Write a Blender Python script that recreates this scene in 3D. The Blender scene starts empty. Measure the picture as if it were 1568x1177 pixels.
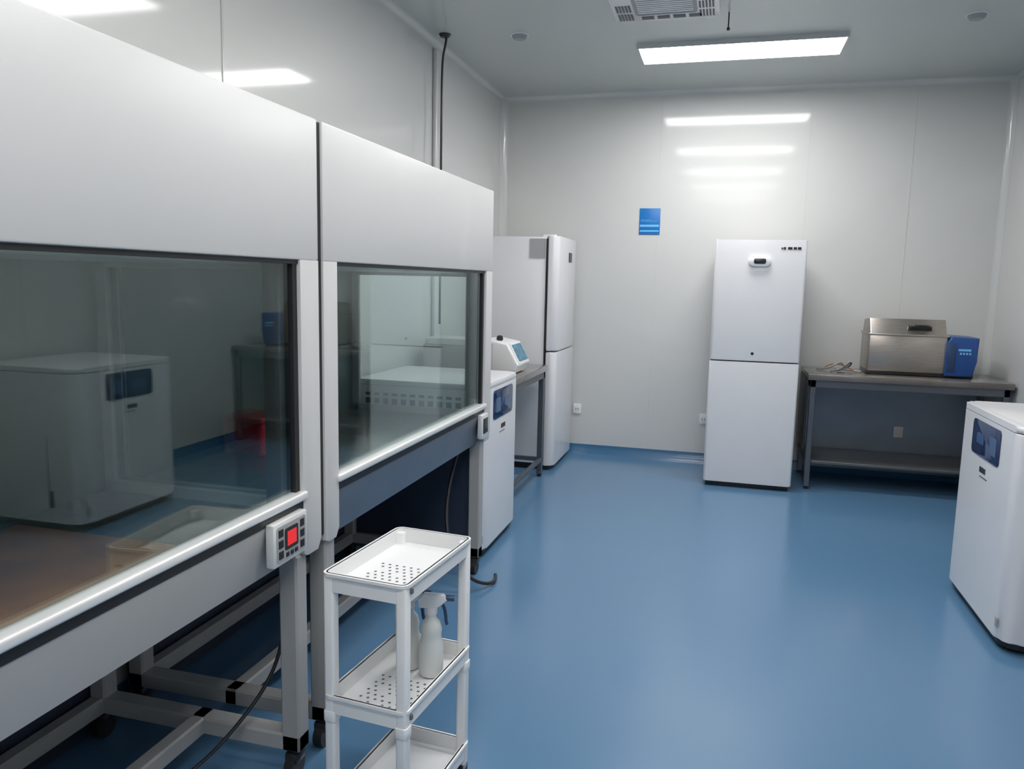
import bpy, bmesh, math, random
from mathutils import Vector, Matrix
random.seed(4)
S=bpy.context.scene
try:
    S.view_settings.view_transform='Standard'; S.view_settings.look='None'
    S.view_settings.exposure=0.0
except Exception as e: print(e)

# ---------------- materials ----------------
def mat(name,col,rough=.5,metal=0,coat=0,coatr=.05,noise=.03,scale=6,bump=0,spec=.5,emit=None,es=0,stretch=None):
    m=bpy.data.materials.new(name);m.use_nodes=True
    nt=m.node_tree;b=nt.nodes['Principled BSDF']
    b.inputs['Roughness'].default_value=rough;b.inputs['Metallic'].default_value=metal
    b.inputs['Coat Weight'].default_value=coat;b.inputs['Coat Roughness'].default_value=coatr
    b.inputs['Specular IOR Level'].default_value=spec
    tc=nt.nodes.new('ShaderNodeTexCoord');mp=nt.nodes.new('ShaderNodeMapping')
    if stretch: mp.inputs['Scale'].default_value=stretch
    n=nt.nodes.new('ShaderNodeTexNoise');n.inputs['Scale'].default_value=scale;n.inputs['Detail'].default_value=3
    nt.links.new(tc.outputs['Object'],mp.inputs['Vector']);nt.links.new(mp.outputs['Vector'],n.inputs['Vector'])
    r=nt.nodes.new('ShaderNodeValToRGB')
    r.color_ramp.elements[0].position=.3;r.color_ramp.elements[1].position=.7
    r.color_ramp.elements[0].color=tuple(c*(1-noise) for c in col[:3])+(1,)
    r.color_ramp.elements[1].color=tuple(min(1,c*(1+noise)) for c in col[:3])+(1,)
    nt.links.new(n.outputs['Fac'],r.inputs['Fac']);nt.links.new(r.outputs['Color'],b.inputs['Base Color'])
    if bump:
        bp=nt.nodes.new('ShaderNodeBump');bp.inputs['Strength'].default_value=bump;bp.inputs['Distance'].default_value=.01
        nt.links.new(n.outputs['Fac'],bp.inputs['Height']);nt.links.new(bp.outputs['Normal'],b.inputs['Normal'])
    if emit:
        b.inputs['Emission Color'].default_value=emit;b.inputs['Emission Strength'].default_value=es
    return m
M_wall=mat('wall_panel_paint',(.61,.615,.60,1),.38,coat=.6,coatr=.075,noise=.01,scale=.7,spec=.55)
M_ceil=mat('ceiling_panel_paint',(.49,.52,.51,1),.35,coat=.3,coatr=.15,noise=.01,scale=.7)
M_floor=mat('blue_epoxy_floor',(.098,.21,.35,1),.19,noise=.015,scale=.4,spec=.85)
M_seam=mat('panel_seam',(.56,.56,.55,1),.5)
M_cove=mat('aluminium_cove',(.60,.61,.60,1),.25,coat=.3,noise=.01)
M_base=mat('baseboard_vinyl_blue',(.03,.13,.26,1),.3,coat=.2)
M_white=mat('white_enamel',(.73,.73,.75,1),.28,coat=.3,coatr=.1,noise=.01)
M_wplastic=mat('white_plastic',(.80,.80,.80,1),.35,noise=.01)
M_grey=mat('light_grey_enamel',(.60,.595,.585,1),.4,noise=.01,scale=2)
M_greyd=mat('mid_grey_enamel',(.36,.36,.355,1),.4,noise=.02)
M_sash=mat('satin_aluminium',(.80,.80,.79,1),.3,metal=.3,noise=.02)
M_steel=mat('brushed_steel',(.50,.49,.47,1),.28,metal=.95,noise=.08,scale=20,stretch=(1,1,14))
M_steelrefl=mat('steel_painted_floor_reflection',(.18,.21,.255,1),.35,metal=.6,noise=.05)  # steel; the dark blue of the reflected floor is put into its colour
M_steeld=mat('dark_steel',(.14,.145,.15,1),.4,metal=.6,noise=.06)
M_teal=mat('hood_back_panel',(.10,.13,.13,1),.35,metal=.3,noise=.05,scale=2)
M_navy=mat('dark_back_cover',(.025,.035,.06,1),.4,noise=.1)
M_black=mat('black_rubber',(.012,.012,.013,1),.45,noise=.1)
M_bplastic=mat('black_plastic',(.02,.02,.022,1),.25,noise=.05)
M_btop=mat('bench_top_brown',(.14,.125,.115,1),.22,coat=.5,noise=.12,scale=9)
M_bleg=mat('bench_leg_grey',(.13,.14,.16,1),.35,metal=.6)
M_bath=mat('water_bath_steel',(.42,.38,.34,1),.28,metal=.85,noise=.08,scale=14,stretch=(1,1,10))
M_blue=mat('blue_plastic',(.012,.065,.25,1),.35,noise=.05)
M_screen=mat('screen_navy',(.012,.035,.11,1),.08,noise=.3,scale=12)
M_ui=mat('screen_ui_blue',(.03,.10,.24,1),.15)
M_scrblue=mat('screen_cyan',(.05,.19,.30,1),.2,noise=.4,scale=30)
M_red=mat('red_led',(.5,.02,.02,1),.3,emit=(1,.03,.03,1),es=.45)
M_redp=mat('red_plastic',(.75,.015,.03,1),.35)
M_sign=mat('sign_blue',(.01,.17,.5,1),.35,noise=.02)
M_signl=mat('sign_light_blue',(.16,.5,.85,1),.35,noise=.02)
M_tag=mat('grey_tag',(.38,.38,.38,1),.5)
M_hole=mat('perforation_dark',(.12,.12,.125,1),.6)
M_bottle=mat('bottle_hdpe',(.66,.68,.66,1),.35,noise=.02)
M_bluen=mat('nozzle_navy',(.02,.05,.12,1),.35)
M_acg=mat('vent_grey',(.32,.34,.35,1),.5)
M_card=mat('cardboard',(.36,.17,.07,1),.8,noise=.12,scale=12,bump=.1)
M_brownrefl=mat('painted_brown_reflection',(.30,.12,.035,1),.5,noise=.4,scale=3,spec=.2)  # brown reflection on the worktop, painted as a base colour
M_lamp1=mat('lamp_diffuser_bright',(.9,.9,.9,1),.5,emit=(1,.99,.98,1),es=27)
M_lamp=mat('lamp_diffuser',(.9,.9,.9,1),.5,emit=(1,.99,.98,1),es=20)
def glass(name,tint,f0):
    # thin sheet: Schlick reflection over a clear tinted transmission (symmetric front/back)
    m=bpy.data.materials.new(name);m.use_nodes=True;nt=m.node_tree
    for n in list(nt.nodes): nt.nodes.remove(n)
    o=nt.nodes.new('ShaderNodeOutputMaterial');mx=nt.nodes.new('ShaderNodeMixShader')
    t=nt.nodes.new('ShaderNodeBsdfTransparent');t.inputs['Color'].default_value=tint
    g=nt.nodes.new('ShaderNodeBsdfGlossy');g.inputs['Roughness'].default_value=.01
    g.inputs['Color'].default_value=(.88,.97,.96,1)
    lw=nt.nodes.new('ShaderNodeLayerWeight');lw.inputs['Blend'].default_value=.5
    p=nt.nodes.new('ShaderNodeMath');p.operation='POWER';p.inputs[1].default_value=5
    q=nt.nodes.new('ShaderNodeMath');q.operation='MULTIPLY_ADD';q.inputs[1].default_value=1-f0;q.inputs[2].default_value=f0
    nt.links.new(lw.outputs['Facing'],p.inputs[0]);nt.links.new(p.outputs[0],q.inputs[0])
    nt.links.new(q.outputs[0],mx.inputs[0]);nt.links.new(t.outputs[0],mx.inputs[1]);nt.links.new(g.outputs[0],mx.inputs[2])
    nt.links.new(mx.outputs[0],o.inputs[0]);return m
M_glass=glass('sash_glass',(.88,.93,.92,1),.09)
M_sglass=glass('side_glass',(.92,.95,.95,1),.03)

# ---------------- geometry helpers ----------------
E=None;O=Vector((0,0,0))
def group(name,loc):
    global E,O
    E=bpy.data.objects.new(name,None);E.empty_display_size=.1
    S.collection.objects.link(E);E.location=loc;O=Vector(loc);return E
def nogroup():
    global E,O
    E=None;O=Vector((0,0,0))
def finish(name,bm,m,smooth=35):
    bmesh.ops.recalc_face_normals(bm,faces=bm.faces)
    bmesh.ops.translate(bm,verts=bm.verts,vec=-O)
    me=bpy.data.meshes.new(name);bm.to_mesh(me);bm.free()
    if smooth:
        for p in me.polygons:p.use_smooth=True
        try: me.set_sharp_from_angle(angle=math.radians(smooth))
        except Exception: pass
    ms=m if isinstance(m,(list,tuple)) else [m]
    for k in ms: me.materials.append(k)
    ob=bpy.data.objects.new(name,me);S.collection.objects.link(ob)
    if E: ob.parent=E
    return ob
def box(name,x0,x1,y0,y1,z0,z1,m,bev=.004,seg=2,rot=None):
    bm=bmesh.new();bmesh.ops.create_cube(bm,size=1)
    cx,cy,cz=(x0+x1)/2,(y0+y1)/2,(z0+z1)/2
    for v in bm.verts:
        v.co=Vector((v.co.x*(x1-x0),v.co.y*(y1-y0),v.co.z*(z1-z0)))
    b=min(bev,.45*min(x1-x0,y1-y0,z1-z0))
    if b>0: bmesh.ops.bevel(bm,geom=list(bm.edges),offset=b,segments=seg,affect='EDGES',profile=.5)
    if rot: bmesh.ops.rotate(bm,verts=bm.verts,cent=(0,0,0),matrix=Matrix.Rotation(rot[1],3,rot[0]))
    bmesh.ops.translate(bm,verts=bm.verts,vec=(cx,cy,cz))
    return finish(name,bm,m)
def place(axis,a,p,q):
    return {'x':Vector((a,p,q)),'y':Vector((p,a,q)),'z':Vector((p,q,a))}[axis]
def prism(name,pts,axis,a0,a1,m,bev=0,seg=2):
    bm=bmesh.new()
    A=[bm.verts.new(place(axis,a0,*p)) for p in pts];B=[bm.verts.new(place(axis,a1,*p)) for p in pts]
    n=len(pts);f1=bm.faces.new(A);f2=bm.faces.new(B[::-1])
    for i in range(n): bm.faces.new((A[i],B[i],B[(i+1)%n],A[(i+1)%n]))
    if bev:
        ed=set(f1.edges)|set(f2.edges)
        bmesh.ops.bevel(bm,geom=list(ed),offset=bev,segments=seg,affect='EDGES',profile=.5)
    return finish(name,bm,m)
def rr(x0,x1,y0,y1,r,n=6,rs=None):
    rs=rs or (r,r,r,r)
    out=[]
    for (cx,cy,sx,sy,a0,k) in ((x0,y0,1,1,180,rs[0]),(x1,y0,-1,1,270,rs[1]),(x1,y1,-1,-1,0,rs[2]),(x0,y1,1,-1,90,rs[3])):
        if k<=0: out.append((cx,cy));continue
        for i in range(n+1):
            a=math.radians(a0+90*i/n);out.append((cx+sx*k+k*math.cos(a),cy+sy*k+k*math.sin(a)))
    return out
def ring(name,po,pi_,axis,a0,a1,m):
    bm=bmesh.new();n=len(po)
    V=[[bm.verts.new(place(axis,a,*p)) for p in P] for P,a in ((po,a0),(po,a1),(pi_,a1),(pi_,a0))]
    for k in range(4):
        A=V[k];B=V[(k+1)%4]
        for i in range(n): bm.faces.new((A[i],A[(i+1)%n],B[(i+1)%n],B[i]))
    return finish(name,bm,m)
def cyl(name,p0,p1,r,m,r2=None,n=20):
    bm=bmesh.new();p0=Vector(p0);p1=Vector(p1);d=p1-p0
    bmesh.ops.create_cone(bm,cap_ends=True,segments=n,radius1=r,radius2=r if r2 is None else r2,depth=d.length)
    q=d.to_track_quat('Z','Y').to_matrix()
    bmesh.ops.rotate(bm,verts=bm.verts,cent=(0,0,0),matrix=q)
    bmesh.ops.translate(bm,verts=bm.verts,vec=(p0+p1)/2)
    return finish(name,bm,m)
def lathe(name,c,prof,m,n=28):
    bm=bmesh.new();R=[]
    for r,z in prof:
        R.append([bm.verts.new((c[0]+r*math.cos(2*math.pi*i/n),c[1]+r*math.sin(2*math.pi*i/n),c[2]+z)) for i in range(n)])
    for A,B in zip(R,R[1:]):
        for i in range(n): bm.faces.new((A[i],A[(i+1)%n],B[(i+1)%n],B[i]))
    bm.faces.new(R[0][::-1]);bm.faces.new(R[-1])
    return finish(name,bm,m,40)
def wire(name,pts,r,m):
    cu=bpy.data.curves.new(name,'CURVE');cu.dimensions='3D';cu.bevel_depth=r;cu.bevel_resolution=3
    s=cu.splines.new('NURBS');s.points.add(len(pts)-1)
    for p,q in zip(s.points,pts): p.co=tuple(Vector(q)-O)+(1,)
    s.use_endpoint_u=True;s.order_u=min(4,len(pts));s.resolution_u=8
    tmp=bpy.data.objects.new(name,cu);S.collection.objects.link(tmp)
    bpy.context.view_layer.update()
    me=bpy.data.meshes.new_from_object(tmp.evaluated_get(bpy.context.evaluated_depsgraph_get()))
    bpy.data.objects.remove(tmp)
    me.materials.clear();me.materials.append(m)
    for p in me.polygons:p.use_smooth=True
    ob=bpy.data.objects.new(name,me);S.collection.objects.link(ob)
    if E: ob.parent=E
    return ob
def dots(name,cs,r,m,n=10):
    bm=bmesh.new()
    for c in cs:
        vs=[bm.verts.new((c[0]+r*math.cos(2*math.pi*i/n),c[1]+r*math.sin(2*math.pi*i/n),c[2])) for i in range(n)]
        bm.faces.new(vs)
    return finish(name,bm,m,0)
def boxes(name,L,m,bev=.002):
    bm=bmesh.new()
    for (x0,x1,y0,y1,z0,z1) in L:
        t=bmesh.new();bmesh.ops.create_cube(t,size=1)
        for v in t.verts: v.co=Vector(((x0+x1)/2+v.co.x*(x1-x0),(y0+y1)/2+v.co.y*(y1-y0),(z0+z1)/2+v.co.z*(z1-z0)))
        if bev: bmesh.ops.bevel(t,geom=list(t.edges),offset=min(bev,.4*min(x1-x0,y1-y0,z1-z0)),segments=1,affect='EDGES')
        me=bpy.data.meshes.new('t');t.to_mesh(me);t.free();bm.from_mesh(me);bpy.data.meshes.remove(me)
    return finish(name,bm,m)

# ---------------- room ----------------
XL,XR,YB,YF,H=-1.97,1.97,6.67,-2.2,3.07
nogroup()
box('floor',XL-.1,XR+.1,YF-.1,YB+.1,-.1,0,M_floor,0)
box('ceiling',XL-.1,XR+.1,YF-.1,YB+.1,H,H+.1,M_ceil,0)
box('wall_left',XL-.1,XL,YF-.1,YB+.1,0,H,M_wall,0)
box('wall_right',XR,XR+.1,YF-.1,YB+.1,0,H,M_wall,0)
box('wall_back',XL,XR,YB,YB+.1,0,H,M_wall,0)
box('wall_front',XL,XR,YF-.1,YF,0,H,M_wall,0)
def cove(name,fn,a0,a1,r=.07,n=8):
    bm=bmesh.new();rings=[]
    pts=[(0,0)]+[(r-r*math.sin(math.radians(90*i/n)),r-r*math.cos(math.radians(90*i/n))) for i in range(n+1)]
    for a in (a0,a1): rings.append([bm.verts.new(fn(a,p,q)) for p,q in pts])
    A,B=rings;k=len(pts)
    for i in range(k): bm.faces.new((A[i],A[(i+1)%k],B[(i+1)%k],B[i]))
    bm.faces.new(A);bm.faces.new(B[::-1])
    finish(name,bm,M_cove,50)
cove('trim_1',lambda a,p,q:(XL+p,YB-q,a),.07,H)
cove('trim_2',lambda a,p,q:(XR-p,YB-q,a),.07,H,.05)
cove('trim_3',lambda a,p,q:(XL+p,a,H-q),YF,YB,.04)
cove('trim_4',lambda a,p,q:(XR-p,a,H-q),YF,YB,.04)
cove('trim_5',lambda a,p,q:(a,YB-p,H-q),XL,XR,.04)
prism('baseboard_back',[(YB,0),(YB,.075),(YB-.006,.075),(YB-.010,.04),(YB-.035,.0)],'x',XL,XR,M_base)
prism('baseboard_left',[(XL,0),(XL,.075),(XL+.006,.075),(XL+.010,.04),(XL+.035,0)],'y',YF,YB,M_base)
prism('baseboard_right',[(XR,0),(XR,.075),(XR-.006,.075),(XR-.010,.04),(XR-.035,0)],'y',YF,YB,M_base)
k=6
for y in (.46,2.76):
    box('trim_%d'%k,XL,XL+.004,y-.006,y+.006,.075,H-.05,M_cove,0);k+=1
for y in (.46,1.61,2.76,3.9):
    box('trim_%d'%k,XR-.003,XR,y-.003,y+.003,.075,H-.05,M_seam,0);k+=1
for x in (-.6,.56,1.31):
    box('trim_%d'%k,x-.0015,x+.0015,YB-.002,YB,.075,H-.05,M_seam,0);k+=1
box('trim_%d'%k,XL,XL+.03,5.01,5.08,.075,H-.05,M_cove,.012,3);k+=1

# ---------------- ceiling ----------------
for yc in (5.565,3.86,2.15,.45,-1.25):
    group('ceiling_light_panel',(0,yc,H))
    x0,x1,y0,y1=-.655,.63,yc-.185,yc+.185
    ring('frame',rr(x0-.012,x1+.012,y0-.012,y1+.012,.01,2),rr(x0,x1,y0,y1,.004,2),'z',H-.03,H,M_cove)
    prism('diffuser',rr(x0,x1,y0,y1,.004,2),'z',H-.026,H-.004,M_lamp1 if yc>5 else M_lamp)
group('ceiling_air_conditioner_cassette',(-.42,4.55,H))
x0,x1,y0,y1=-.72,-.13,4.25,4.84
prism('panel',rr(x0,x1,y0,y1,.03),'z',H-.03,H,M_white,.008)
ring('inner_frame',rr(-.60,-.25,4.37,4.72,.02),rr(-.585,-.265,4.385,4.705,.015),'z',H-.036,H-.029,M_acg)
box('grille_plate',-.585,-.265,4.385,4.705,H-.034,H-.03,M_acg,0)
boxes('grille_bars',[(-.58,-.27,4.40+i*.03,4.412+i*.03,H-.038,H-.033) for i in range(10)],M_wplastic,0)
L=[]
for i in range(5):
    L+= [(-.70+i*.018,-.69+i*.018,b,b+.10,H-.033,H-.028) for b in (4.70,4.56)]
    L+= [(-.24+i*.018,-.23+i*.018,b,b+.10,H-.033,H-.028) for b in (4.70,4.56)]
L+=[(a,a+.07,4.755,4.80,H-.033,H-.028) for a in (-.57,-.48,-.39,-.30)]
boxes('outlet_slots',L,M_hole,0)
group('ceiling_sensor_rod',(-.08,4.87,H))
cyl('rod',(-.08,4.87,H-.09),(-.08,4.87,H),.004,M_bplastic)
cyl('tip',(-.08,4.87,H-.10),(-.08,4.87,H-.085),.009,M_bplastic)
for (x,y) in ((-1.38,5.03),(1.29,5.19)):
    group('smoke_detector',(x,y,H))
    lathe('body',(x,y,H),[(.018,-.030),(.035,-.028),(.045,-.016),(.05,-.008),(.055,0)],M_acg)
    lathe('base_ring',(x,y,H),[(.058,-.006),(.060,-.003),(.06,0)],M_wplastic)
group('hanging_ceiling_cable',(-1.85,4.92,H))
lathe('ceiling_rose',(-1.85,4.92,H),[(.01,-.025),(.03,-.018),(.04,0)],M_bplastic)
wire('cable',[(-1.84,4.92,H-.01),(-1.84,4.92,H-.05),(-1.865,4.92,H-.12),(-1.87,4.92,2.8),(-1.87,4.92,1.8),(-1.87,4.92,1.2)],.008,M_bplastic)

# ---------------- refrigerators ----------------
def outlet(x,z):
    group('wall_socket',(x,YB,z))
    box('plate',x-.035,x+.035,YB-.014,YB,z-.045,z+.045,M_wplastic,.005)
    boxes('slots',[(x-.012,x-.008,YB-.016,YB-.012,z-.01,z+.01),(x+.008,x+.012,YB-.016,YB-.012,z-.01,z+.01)],M_bplastic,0)
outlet(-1.225,.39);outlet(-.135,.37)
group('refrigerator',(.215,6.2,0))
fx0,fx1=-.10,.53
box('body',fx0+.004,fx1-.004,5.935,6.55,.05,1.825,M_white,.008)
box('plinth',fx0+.02,fx1-.02,5.90,6.50,0,.05,M_black,.004)
prism('lower_door',rr(fx0,fx1,5.87,5.928,.02,5,(.02,.02,.004,.004)),'z',.04,.948,M_white,.006)
prism('upper_door',rr(fx0,fx1,5.87,5.928,.02,5,(.02,.02,.004,.004)),'z',.958,1.83,M_white,.006)
box('door_gasket',fx0+.01,fx1-.01,5.925,5.94,.05,1.82,M_bplastic,0)
prism('display_housing',rr(.135,.29,1.643,1.712,.033,6),'y',5.850,5.872,M_wplastic,.004)
prism('display_window',rr(.172,.255,1.660,1.697,.012,6),'y',5.845,5.852,M_bplastic,.002)
boxes('logo',[(.355,.366,5.867,5.871,1.765,1.777),(.37,.385,5.867,5.871,1.763,1.780),(.398,.428,5.867,5.871,1.763,1.780),(.436,.458,5.867,5.871,1.763,1.780),(.464,.488,5.867,5.871,1.763,1.780)],M_bplastic,0)
cyl('keyhole',(.20,5.866,1.012),(.20,5.874,1.012),.011,M_bplastic)
wire('power_cord',[(.54,6.5,.75),(.56,6.45,.6),(.545,6.4,.45),(.56,6.5,.3),(.55,6.58,.2)],.007,M_bplastic)

group('refrigerator',(-1.6,6.24,0))
box('body',-1.95,-1.36,5.90,6.61,.05,1.845,M_white,.008)
box('plinth',-1.92,-1.31,5.93,6.58,0,.05,M_black,.004)
pd=rr(-1.352,-1.265,5.89,6.615,.05,8,(.012,.05,.05,.012))
prism('lower_door',pd,'z',.04,.95,M_white,.008)
prism('upper_door',pd,'z',.962,1.85,M_white,.012)
box('door_gasket',-1.366,-1.345,5.893,6.6,.06,1.83,M_bplastic,0)
prism('display_window',rr(6.28,6.40,1.66,1.74,.01,4),'x',-1.268,-1.261,M_bplastic,.002)
box('spec_sticker',-1.50,-1.375,5.897,5.901,1.68,1.83,M_tag,0)
box('top_hinge',-1.40,-1.30,5.92,5.97,1.845,1.862,M_wplastic,.004)

# ---------------- wall sign ----------------
group('wall_notice_sign',(-.66,YB,2.02))
box('board',-.747,-.575,YB-.008,YB,1.912,2.128,M_sign,.002)
boxes('stripes',[(-.74,-.582,YB-.010,YB-.007,z,z+h) for z,h in ((1.975,.018),(1.935,.012))],M_signl,0)
boxes('text_lines',[(-.735,-.65,YB-.010,YB-.007,2.03,2.033),(-.735,-.60,YB-.010,YB-.007,2.02,2.022)],M_signl,0)

# ---------------- steel benches ----------------
def bench(x0,x1,y0,y1,h,shelf=True):
    group('steel_lab_bench',((x0+x1)/2,(y0+y1)/2,0))
    box('top',x0,x1,y0,y1,h-.045,h,M_btop,.006)
    l=.04;i=.02
    boxes('legs',[(a,a+l,b,b+l,0.02,h-.044) for a in (x0+i,x1-i-l) for b in (y0+i,y1-i-l)],M_bleg,.004)
    boxes('feet',[(a+.005,a+l-.005,b+.005,b+l-.005,0,.021) for a in (x0+i,x1-i-l) for b in (y0+i,y1-i-l)],M_black,.003)
    boxes('top_rails',[(x0+i,x1-i,b,b+.025,h-.10,h-.044) for b in (y0+i,y1-i-.025)]+[(a,a+.025,y0+i,y1-i,h-.10,h-.044) for a in (x0+i,x1-i-.025)],M_bleg,.003)
    if shelf: box('lower_shelf',x0+i,x1-i,y0+i+.02,y1-i,.195,.22,M_steeld,.005)
bench(.61,1.95,6.0,6.6,.87)
box('end_panel',.605,.615,6.03,6.55,.30,.83,M_bplastic,0)
box('back_panel',.66,1.90,6.585,6.595,.06,.80,M_steelrefl,0)
box('back_socket',1.325,1.395,6.572,6.585,.34,.43,M_tag,.004)
bench(-1.93,-1.29,4.56,5.74,.87,False)
boxes('low_rails',[(-1.90,-1.32,5.69,5.72,.12,.15),(-1.34,-1.31,4.6,5.7,.12,.15)],M_bleg,.003)

# water bath
group('water_bath',(1.4,6.35,.87))
box('feet_tray',1.03,1.74,6.2,6.5,.872,.90,M_bplastic,.004)
box('tank',1.03,1.55,6.18,6.52,.898,1.17,M_bath,.008)
prism('lid',[(6.18,1.172),(6.52,1.172),(6.49,1.27),(6.26,1.285)],'x',1.035,1.545,M_bath,.006)
box('lid_rim',1.022,1.558,6.172,6.528,1.162,1.178,M_bath,.003)
wire('lid_handle',[(1.30,6.215,1.225),(1.30,6.17,1.235),(1.33,6.165,1.24),(1.40,6.165,1.24),(1.43,6.17,1.235),(1.43,6.215,1.225)],.009,M_bplastic)
box('handle_plate',1.285,1.445,6.195,6.225,1.205,1.235,M_bplastic,.004,rot=('X',-.6))
prism('control_head',[(1.545,.885),(1.725,.885),(1.745,1.0),(1.75,1.165),(1.57,1.17),(1.545,1.13)],'y',6.16,6.5,M_blue,.012,3)
box('control_label',1.62,1.70,6.156,6.162,1.07,1.085,M_signl,0)
boxes('control_text',[(1.63+i*.02,1.642+i*.02,6.156,6.162,1.045,1.06) for i in range(4)],M_signl,0)
box('control_dark_side',1.552,1.60,6.154,6.17,.92,1.12,M_bluen,.003)
group('cable_bundle',(.85,6.3,.87))
wire('cable_a',[(.70,6.35,.88),(.75,6.25,.885),(.82,6.22,.93),(.86,6.28,.95),(.90,6.3,.90),(.86,6.22,.885),(.80,6.25,.90),(.88,6.3,.89),(1.0,6.25,.88)],.007,M_greyd)
wire('cable_b',[(.78,6.2,.878),(.86,6.18,.89),(.92,6.24,.96),(.95,6.3,.93),(.90,6.33,.885),(.84,6.28,.88)],.006,M_bleg)
wire('cable_c',[(.73,6.28,.88),(.80,6.33,.95),(.88,6.3,.93),(.96,6.2,.88)],.004,M_card)

# spectrophotometer on left table
group('benchtop_spectrophotometer',(-1.52,5.22,.87))
prism('housing',[(-1.80,.88),(-1.36,.88),(-1.34,.93),(-1.42,1.075),(-1.56,1.10),(-1.80,1.06)],'y',5.03,5.36,M_wplastic,.015,3)
prism('screen_bezel',[(-1.352,.935),(-1.338,.94),(-1.412,1.078),(-1.428,1.074)],'y',5.06,5.33,M_wplastic,.005)
prism('touch_screen',[(-1.352,.96),(-1.342,.955),(-1.402,1.065),(-1.410,1.062)],'y',5.08,5.31,M_scrblue)
lathe('top_knob',(-1.50,5.12,1.09),[(.02,0),(.024,.01),(.02,.03),(.008,.036)],M_bplastic)
boxes('feet',[(a,a+.03,b,b+.03,.87,.885) for a in (-1.76,-1.42) for b in (5.06,5.30)],M_black,0)
group('benchtop_centrifuge',(-1.7,4.8,.87))
prism('housing',rr(-1.90,-1.50,4.68,4.98,.03,5),'z',.885,1.08,M_greyd,.01)
prism('lid',rr(-1.89,-1.51,4.69,4.97,.03,5),'z',1.082,1.12,M_grey,.012)
boxes('feet',[(a,a+.03,b,b+.03,.87,.89) for a in (-1.87,-1.56) for b in (4.71,4.92)],M_black,0)

# ---------------- floor-standing centrifuges ----------------
def centrifuge(x0,x1,y0,y1,face,vents):
    group('floor_standing_centrifuge',((x0+x1)/2,(y0+y1)/2,0))
    R=.085
    rs=(R,.03,.03,R) if face<0 else (.03,R,R,.03)
    xf=x0 if face<0 else x1;s=face
    prism('cabinet',rr(x0,x1,y0,y1,R,9,rs),'z',.05,.925,M_white,.006)
    prism('lid',rr(x0,x1,y0,y1,R,9,rs),'z',.928,.955,M_white,.012,3)
    prism('skirt',rr(x0+.015,x1-.015,y0+.015,y1-.015,R-.01,8),'z',.022,.055,M_black)
    yc=(y0+y1)/2
    q=lambda a,b:(min(xf+s*a,xf+s*b),max(xf+s*a,xf+s*b))
    a=q(-.004,.004);prism('screen',rr(yc-.19,yc+.19,.745,.905,.02,5),'x',a[0],a[1],M_screen,.002)
    a=q(.004,.0055)
    boxes('screen_icons',[(a[0],a[1],yc-.15,yc-.06,.78,.86),(a[0],a[1],yc+.02,yc+.12,.80,.845)],M_ui,0)
    a=q(-.002,.002)
    boxes('logo',[(a[0],a[1],yc-.03+.022*i,yc-.015+.022*i,.675,.70) for i in range(4)]+[(a[0],a[1],yc-.06,yc+.04,.655,.658)],M_bplastic,0)
    boxes('front_latch',[(a[0],a[1],yc-.37,yc-.345,.10,.14)],M_greyd,0)
    xa=x0+.30*(x1-x0) if face<0 else x1-.30*(x1-x0)
    boxes('side_panel_seam',[(xa-.002,xa+.002,y0-.0015,y0+.003,.09,.56)],M_bplastic,0)
    box('side_handle',xa-.03,xa-.012,y0-.008,y0+.004,.14,.24,M_bplastic,.003)
    if vents:
        L=[(x0+.06+i*.052,x0+.09+i*.052,y0-.002,y0+.004,.80,.855) for i in range(12)]
        L+=[(x0+.06+i*.052,x0+.09+i*.052,y0-.002,y0+.004,.87,.885) for i in range(12)]
        boxes('vent_louvres',L,M_bleg,0)
    for a_ in (x0+.09,x1-.09):
        for b_ in (y0+.09,y1-.09):
            cyl('caster_%d%d'%(a_>(x0+x1)/2,b_>yc),(a_-.015,b_,.025),(a_+.015,b_,.025),.025,M_black)
centrifuge(-1.93,-1.19,3.80,4.50,1,True)
centrifuge(1.17,1.90,3.47,4.30,-1,False)

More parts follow.
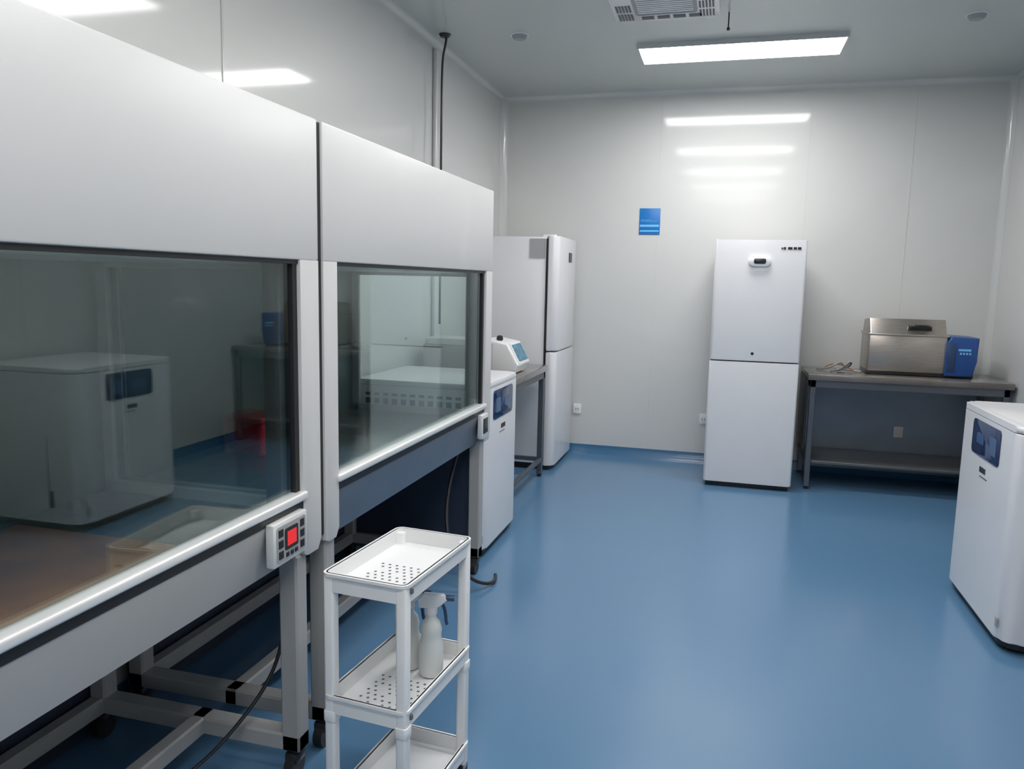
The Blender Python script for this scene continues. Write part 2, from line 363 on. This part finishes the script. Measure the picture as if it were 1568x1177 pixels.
# ---------------- clean benches ----------------
def hood(y0,y1,apron,control,nearleg):
    xf,xb=-1.14,-1.93
    group('laminar_flow_clean_bench',((xf+xb)/2,(y0+y1)/2,0))
    box('upper_plenum',xb,xf,y0,y1,1.545,1.94,M_grey,.006)
    pw=.10
    for nm,a,b in (('post_near',y0,y0+.085),('post_far',y1-pw,y1)):
        prism(nm,[(a,1.546),(a,.70),(a+.02,.69),(b-.02,.69),(b,.72),(b,1.546)],'x',xf-.04,xf,M_grey,.003)
    box('gasket_far',xf-.05,xf-.012,y1-pw-.022,y1-pw,.88,1.54,M_black,0)
    box('gasket_near',xf-.04,xf-.02,y0+.085,y0+.095,.88,1.54,M_black,0)
    box('gasket_top',xf-.035,xf-.008,y0+.085,y1-pw,1.534,1.546,M_black,0)
    box('inner_channel_far',xf-.09,xf-.04,y1-pw-.05,y1-pw+.02,.80,1.545,M_steeld,.002)
    box('sash_glass',xf-.026,xf-.020,y0+.085,y1-pw,.885,1.535,M_glass,0)
    box('sash_handle_bar',xf-.035,xf+.010,y0+.075,y1-pw+.012,.864,.889,M_sash,.007,3)
    box('sash_black_strip',xf-.04,xf-.002,y0+.08,y1-pw+.005,.838,.866,M_black,0)  # black strip just below the handle bar
    prism('apron',[(xf-.004,.842),(xf-.004,.83),(xf-.03,.69),(xf-.08,.69),(xf-.08,.842)],'y',y0+.083,y1-pw+.004,apron,.002)
    box('worktop',xb+.02,xf-.04,y0+.02,y1-.02,.775,.80,M_steel,.003)
    box('under_tray',xb+.03,xf-.07,y0+.02,y1-.02,.70,.776,M_greyd,.003)
    box('back_panel',xb,xb+.02,y0,y1,.69,1.546,M_teal,0)
    for nm,a in (('side_window_near',y0+.006),('side_window_far',y1-.012)):
        box(nm,xb+.06,xf-.05,a,a+.006,.83,1.52,M_sglass,0)
    boxes('side_frames',[t for a in (y0,y1-.022) for t in ((xb+.02,xb+.06,a,a+.022,.69,1.546),(xb+.02,xf-.04,a,a+.022,.70,.835),(xb+.02,xf-.04,a,a+.022,1.515,1.546))],M_greyd,.002)
    box('exhaust_filter',xb+.08,xf-.10,y0+.10,y1-.10,1.53,1.546,M_acg,0)
    l=.06
    ys=(y0+nearleg,y1-.13)
    boxes('legs',[(x,x+l,y,y+l,.09,.70) for x in (xf-.07,xb+.02) for y in ys],M_greyd,.006)
    boxes('base_frame',[(xb+.02,xf-.01,y,y+l,.09,.145) for y in ys]+[(x,x+.05,ys[0],ys[1]+l,.09,.145) for x in (xb+.025,-1.53)],M_greyd,.006)
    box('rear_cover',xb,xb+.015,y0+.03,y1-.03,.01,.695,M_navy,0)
    if not control: box('darkening_sheet',xb+.02,xf-.075,y1-.10,y1-.09,.145,.695,M_navy,0)  # added dark sheet, darkens the view under the far end
    else:
        box('brown_reflection_sheet',xb+.08,xf-.12,y0+.12,1.62,.80,.806,M_brownrefl,.002)  # added sheet; its brown stands in for a reflection on the worktop
    for i,(x,y) in enumerate([(x,y) for x in (xf-.04,xb+.05) for y in (ys[0]+.03,ys[1]+.03)]):
        cyl('caster_stem_%d'%i,(x,y,.05),(x,y,.095),.014,M_greyd)
        cyl('caster_wheel_%d'%i,(x-.015,y-.01,.037),(x+.015,y-.01,.037),.037,M_black)
        box('caster_fork_%d'%i,x-.022,x+.022,y-.03,y+.025,.05,.085,M_bplastic,.008)
    ya,yb_=(y1-.29,y1-.12) if control else (y1-.20,y1-.10)
    box('control_panel',xf-.004,xf+.022,ya,yb_,.725,.845,M_sash,.005)
    if control:
        xx=xf+.022
        prism('control_overlay',rr(ya+.012,yb_-.012,.735,.835,.01,3),'x',xx-.001,xx+.002,M_greyd)
        prism('display_bezel',rr(ya+.05,yb_-.055,.762,.822,.006,3),'x',xx,xx+.004,M_bplastic)
        box('red_display',xx+.003,xx+.005,ya+.060,yb_-.065,.772,.812,M_red,0)
        L=[(xx,xx+.004,ya+.02,ya+.042,z,z+.022) for z in (.745,.775,.805)]+[(xx,xx+.004,yb_-.042,yb_-.022,z,z+.022) for z in (.745,.775,.805)]+[(xx,xx+.004,ya+.055+i*.022,ya+.07+i*.022,.742,.755) for i in range(3)]
        boxes('buttons',L,M_black,.001)
    else:
        box('control_window',xf+.02,xf+.025,ya+.015,yb_-.015,.75,.825,M_bplastic,.002)
hood(.33,2.018,M_greyd,True,.07)
box('joint_shade_strip',-1.16,-1.148,2.016,2.05,.72,1.935,M_black,0)  # black strip stands in for the darkness of the gap between benches
wire('power_cable',[(-1.24,1.97,.69),(-1.24,1.98,.5),(-1.25,1.97,.32),(-1.32,1.84,.18),(-1.42,1.72,.05),(-1.6,1.5,.02),(-1.75,1.35,.02),(-1.85,1.15,.05)],.006,M_bplastic)
hood(2.045,3.742,M_steelrefl,False,.012)
wire('power_cable',[(-1.25,3.6,.68),(-1.3,3.45,.4),(-1.2,3.35,.15),(-1.08,3.42,.02),(-1.02,3.52,.012),(-1.06,3.62,.012)],.009,M_bplastic)
group('red_storage_box',(-1.79,2.65,.802))
prism('box_body',rr(-1.88,-1.70,2.56,2.74,.02,4),'z',.802,.93,M_redp,.01)
prism('box_lid',rr(-1.885,-1.695,2.555,2.745,.02,4),'z',.932,.955,M_redp,.006)

# added out-of-view brown box by the right wall, for the bench glass to reflect
group('unseen_reflection_box',(1.6,2.6,0))
box('carton',1.35,1.88,2.2,2.95,0,.50,M_card,.006)
boxes('flaps',[(1.345,1.61,2.195,2.955,.50,.506),(1.62,1.885,2.195,2.955,.50,.506)],M_card,0)
box('packing_tape',1.59,1.64,2.19,2.96,.505,.508,M_tag,0)

# ---------------- trolley ----------------
cx,cy=-.820,1.885
T=group('utility_trolley',(cx,cy,0))
w,d=.118,.200
def tray(nm,z):
    ring(nm+'_rim',rr(cx-w,cx+w,cy-d,cy+d,.018,5),rr(cx-w+.006,cx+w-.006,cy-d+.006,cy+d-.006,.013,5),'z',z-.05,z,M_wplastic)
    ring(nm+'_lip',rr(cx-w-.006,cx+w+.006,cy-d-.006,cy+d+.006,.022,5),rr(cx-w+.004,cx+w-.004,cy-d+.004,cy+d-.004,.014,5),'z',z-.008,z,M_wplastic)
    prism(nm+'_base',rr(cx-w+.003,cx+w-.003,cy-d+.003,cy+d-.003,.015,5),'z',z-.05,z-.042,M_wplastic)
    c=[]
    for i in range(7):
        for j in range(9):
            x=cx-.065+i*.022+(.011 if j%2 else 0);y=cy-.15+j*.020
            if random.random()<.9: c.append((x,y,z-.0415))
    dots(nm+'_perforations',c,.0042,M_hole)
for nm,z in (('top_tray',.752),('middle_tray',.42),('bottom_tray',.115)): tray(nm,z)
for sx in (-1,1):
    for sy in (-1,1):
        X=cx+sx*(w-.013);Y=cy+sy*(d-.014)
        prism('post_%d%d'%(sx>0,sy>0),rr(X-.015,X+.015,Y-.015,Y+.015,.007,4),'z',.045,.743,M_wplastic,.002)
        prism('collar_%d%d'%(sx>0,sy>0),rr(X-.018,X+.018,Y-.018,Y+.018,.009,4),'z',.345,.375,M_wplastic,.003)
        cyl('wheel_%d%d'%(sx>0,sy>0),(X-.01,Y,.023),(X+.01,Y,.023),.023,M_black)
        box('wheel_fork_%d%d'%(sx>0,sy>0),X-.014,X+.014,Y-.012,Y+.012,.03,.05,M_greyd,.003)
boxes('clip_slots',[(cx+w-.004,cx+w+.0075,cy-d+.02,cy-d+.03,z,z+.012) for z in (.725,.39)],M_hole,0)
T.rotation_euler=(0,0,math.radians(-5))
def spray(x,y,a):
    B=group('spray_bottle',(x,y,.379))
    z0=.379
    lathe('bottle',(x,y,z0),[(.028,0),(.034,.004),(.035,.02),(.035,.09),(.030,.105),(.029,.12),(.031,.135),(.026,.155),(.015,.17),(.014,.185)],M_bottle)
    cyl('collar',(x,y,z0+.182),(x,y,z0+.202),.017,M_wplastic)
    prism('trigger_head',[(x-.035,z0+.20),(x-.038,z0+.225),(x-.02,z0+.242),(x+.035,z0+.238),(x+.045,z0+.225),(x+.03,z0+.21),(x+.015,z0+.20)],'y',y-.012,y+.012,M_wplastic,.004)
    cyl('nozzle',(x+.042,y,z0+.228),(x+.065,y,z0+.228),.009,M_bluen)
    wire('trigger',[(x+.028,y,z0+.215),(x+.045,y,z0+.19),(x+.038,y,z0+.165),(x+.045,y,z0+.15)],.005,M_bluen)
    B.rotation_euler=(0,0,a)
spray(-.758,1.95,.25);spray(-.835,1.97,.1)

# ---------------- camera ----------------
th=math.radians(7.65);ps=math.radians(15.35);ro=.0216
Fw=Vector((-math.sin(ps)*math.cos(th),math.cos(ps)*math.cos(th),-math.sin(th)))
R0=Vector((math.cos(ps),math.sin(ps),0));U0=R0.cross(Fw)
R=(R0+ro*U0).normalized();U=(U0-ro*R0).normalized()
cam=bpy.data.cameras.new('camera');co=bpy.data.objects.new('camera',cam);S.collection.objects.link(co)
cam.sensor_width=36;cam.lens=1180/1568*36;cam.clip_start=.02
co.matrix_world=Matrix((( R.x,U.x,-Fw.x,0),(R.y,U.y,-Fw.y,0),(R.z,U.z,-Fw.z,1.5),(0,0,0,1)))
S.camera=co
w_=bpy.data.worlds.new('world');S.world=w_;w_.use_nodes=True
w_.node_tree.nodes['Background'].inputs[0].default_value=(.5,.5,.5,1);w_.node_tree.nodes['Background'].inputs[1].default_value=.3
